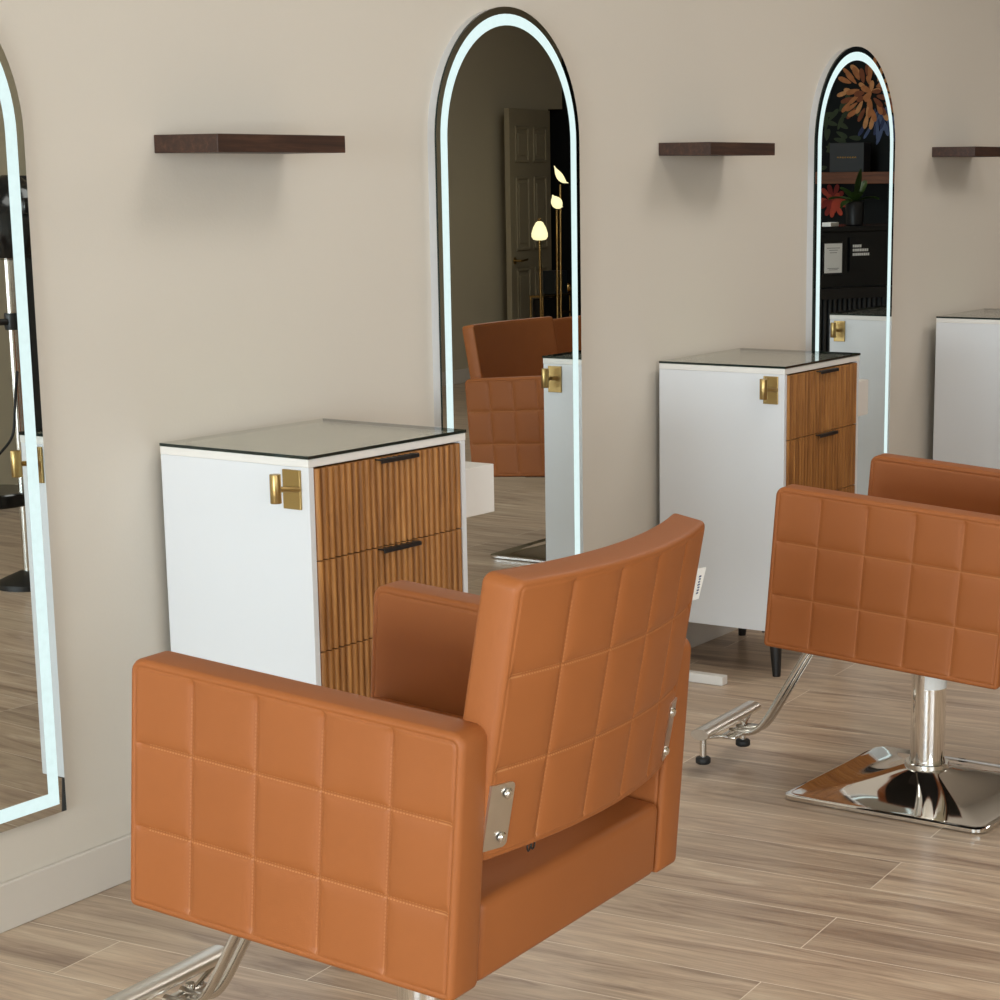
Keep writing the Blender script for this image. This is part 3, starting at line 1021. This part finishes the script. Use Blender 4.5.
def mural():
    """Printed wallpaper: petals and leaves as flat print on the dark wall."""
    bm = bmesh.new()
    xw = X1 - .002
    cnt = [0]
    def petal(cy, cz, ang, ln, wd, mat):
        cnt[0] += 1
        x = xw - .00012 * cnt[0]
        n = 14
        pts = []
        for k in range(n):
            t = 2 * pi * k / n
            a = ln * .5 * (1 + cos(t)); b = wd * sin(t) * (0.55 + .45 * (a / ln))
            pts.append((cy + a * cos(ang) - b * sin(ang), cz + a * sin(ang) + b * cos(ang)))
        f = bm.faces.new([bm.verts.new((x, y, z)) for y, z in pts]); f.material_index = mat
    random.seed(11)
    OR, BL, RD, LF = (0, 4, 5), (1, 6), (2, 7), (3,)
    for oy in (0.0, -1.5, 1.3):
        for _ in range(30): petal(-3.30 + oy + random.uniform(-.10, .12), 1.76 + random.uniform(-.25, .2), random.uniform(0, 6.3), random.uniform(.07, .13), .022, 3)
        # drooping blue petals
        for k in range(26):
            a = -pi * .5 + random.uniform(-.75, .75)
            r0 = random.uniform(0, .14)
            petal(-2.95 + oy + r0 * cos(a) + random.uniform(-.05, .05), 1.93 + r0 * sin(a), a + random.uniform(-.25, .25), random.uniform(.10, .17), random.uniform(.010, .020), random.choice(BL))
        # curled orange petals in loose rings
        for r0, n, ln in ((.15, 17, .10), (.115, 15, .10), (.08, 12, .095), (.045, 9, .085), (.0, 7, .075)):
            for k in range(n):
                an = 2 * pi * (k + random.random() * .7) / n
                petal(-3.03 + oy + r0 * cos(an) * 1.15, 2.03 + r0 * sin(an), an + random.uniform(-.5, .5), ln * random.uniform(.75, 1.15), random.uniform(.017, .027), random.choice(OR))
        for r0, n in ((.035, 11), (.0, 8)):
            for k in range(n):
                an = 2 * pi * (k + random.random() * .5) / n
                petal(-3.31 + oy + r0 * cos(an), 1.28 + r0 * sin(an), an, random.uniform(.06, .10), .024, random.choice(RD))
    link('floral_print', bm, [M['petal_orange'], M['petal_blue'], M['petal_red'], M['wall_leaf'], M['petal_amber'], M['petal_rust'], M['petal_indigo'], M['petal_crimson']], bpy.data.objects['wall_right'])
mural()

# standing hood dryer and dark cabinet reflected in the left mirror
def make_hood():
    root = thing('hood_dryer', 'black hood dryer on a chrome pole, at the left edge in the mirror', 'hair dryer', (5.215, -2.8, 0))
    bm = bmesh.new(); tube(bm, [(0, 0, .05), (0, 0, 1.25)], .02, 16); link('pole', bm, M['chrome_tube'], root, True, 50)
    bm = bmesh.new(); lathe(bm, [(.028, .95), (.03, .96), (.03, 1.0), (.028, 1.01)], 16); tube(bm, [(-.02, 0, .98), (-.08, 0, .98)], .012, 10); link('clamp', bm, M['black'], root, True, 40)
    bm = bmesh.new()
    lathe(bm, [(.05, 1.2), (.12, 1.21), (.14, 1.28), (.13, 1.38), (.10, 1.45), (.05, 1.49), (.02, 1.5)], 28, (0.02, 0, 0))
    bx(bm, (-.03, -.14, 1.36), (.12, .14, 1.42), .01)
    link('hood', bm, M['black_gloss'], root, True, 40)
    bm = bmesh.new(); lathe(bm, [(.12, 0), (.12, .02), (.10, .03), (.03, .06)], 28); link('base', bm, M['black'], root, True, 40)
    bm = bmesh.new(); lathe(bm, [(.15, .33), (.155, .335), (.155, .375), (.15, .38)], 30, (-.16, 0, 0)); link('tray', bm, M['black_gloss'], root, True, 40)
    bm = bmesh.new(); tube(bm, bez((-.01, .02, .8), (-.1, .05, .5), (.02, .03, .62), (-.25, .0, .4), 16), .005, 8); link('cord', bm, M['rubber'], root, True)
make_hood()
r = thing('tall_cabinet', 'tall black cabinet behind the chrome pole, at the left edge in the mirror', 'cabinet', (6.65, -4.12, 0))
bm = bmesh.new(); bx(bm, (-.1, -.2, .06), (.7, .2, 1.5), .004); link('carcass', bm, M['black'], r)
bm = bmesh.new(); bx(bm, (-.08, -.18, 0), (.68, .18, .06)); link('plinth', bm, M['black_fabric'], r)
bm = bmesh.new(); bx(bm, (-.095, .2, .07), (.295, .215, 1.49), .003); dd = link('door', bm, M['black_gloss'], r)
bm = bmesh.new(); bx(bm, (.305, .2, .07), (.695, .215, 1.49), .003); link('door', bm, M['black_gloss'], r)

# ------------------------------------------------------------------ light
def area(name, loc, rot, sx, sy, power, col, spread=180):
    l = bpy.data.lights.new(name, 'AREA'); l.shape = 'RECTANGLE'; l.size = sx; l.size_y = sy
    l.energy = power; l.color = col; l.spread = radians(spread)
    o = bpy.data.objects.new(name, l); COL.objects.link(o)
    o.location = loc; o.rotation_euler = rot
    return o
# daylight coming through the shop front on the left
area('daylight', (X0 - .55, -2.8, 1.5), (0, radians(-90), 0), 2.6, 5.6, 1340, (0.82, 0.92, 1.0))
area('daylight', (-.2, Y1 - .45, 1.5), (radians(90), 0, 0), 4.4, 2.6, 170, (0.96, 0.98, 1.0))  # added light behind the made-up back windows, brightens faces turned their way
# unseen fill lights added below the ceiling, brightening the far stations
for x, y, pw in ((1.5, -3.0, 4), (4.0, -1.7, 15), (6.3, -1.7, 17), (8.6, -2.2, 18), (10.6, -3.0, 28)):
    area('ceiling_fill', (x, y, HC - .02), (0, 0, 0), .9, .9, pw, (1.0, .97, .92))

w = bpy.data.worlds.new('World'); SC.world = w; w.use_nodes = True
bg = w.node_tree.nodes['Background']
bg.inputs[0].default_value = (0.80, 0.88, 1.0, 1); bg.inputs[1].default_value = 1.6

# ------------------------------------------------------------------ camera
F = Vector((0.83650164, 0.50833896, -0.20458861)); R = Vector((0.51776622, -0.85547885, -0.00860722)); U = Vector((0.17939661, 0.09872911, 0.97881021))
cam = bpy.data.cameras.new('Camera')
cam.sensor_fit = 'HORIZONTAL'; cam.sensor_width = 36.0
cam.lens = 2064.31386 / 1000 * 36.0
cam.shift_x = (500 - 592.26343) / 1000.0
cam.shift_y = (604.46457 - 500) / 1000.0
cam.clip_start = .05
co = bpy.data.objects.new('Camera', cam); COL.objects.link(co)
mt = Matrix.Identity(4)
for i in range(3):
    mt[i][0] = R[i]; mt[i][1] = U[i]; mt[i][2] = -F[i]
mt[0][3], mt[1][3], mt[2][3] = 0.0, -3.07806, 1.48912
co.matrix_world = mt
SC.camera = co

SC.view_settings.view_transform = 'Standard'
SC.view_settings.look = 'None'
SC.view_settings.exposure = 0.0
SC.view_settings.gamma = 1.0
SC.view_settings.use_curve_mapping = False
SC.cycles.max_bounces = 10
SC.cycles.transparent_max_bounces = 12
SC.cycles.sample_clamp_indirect = 6.0
SC.cycles.use_denoising = True
SC.cycles.caustics_reflective = True
SC.cycles.caustics_refractive = False
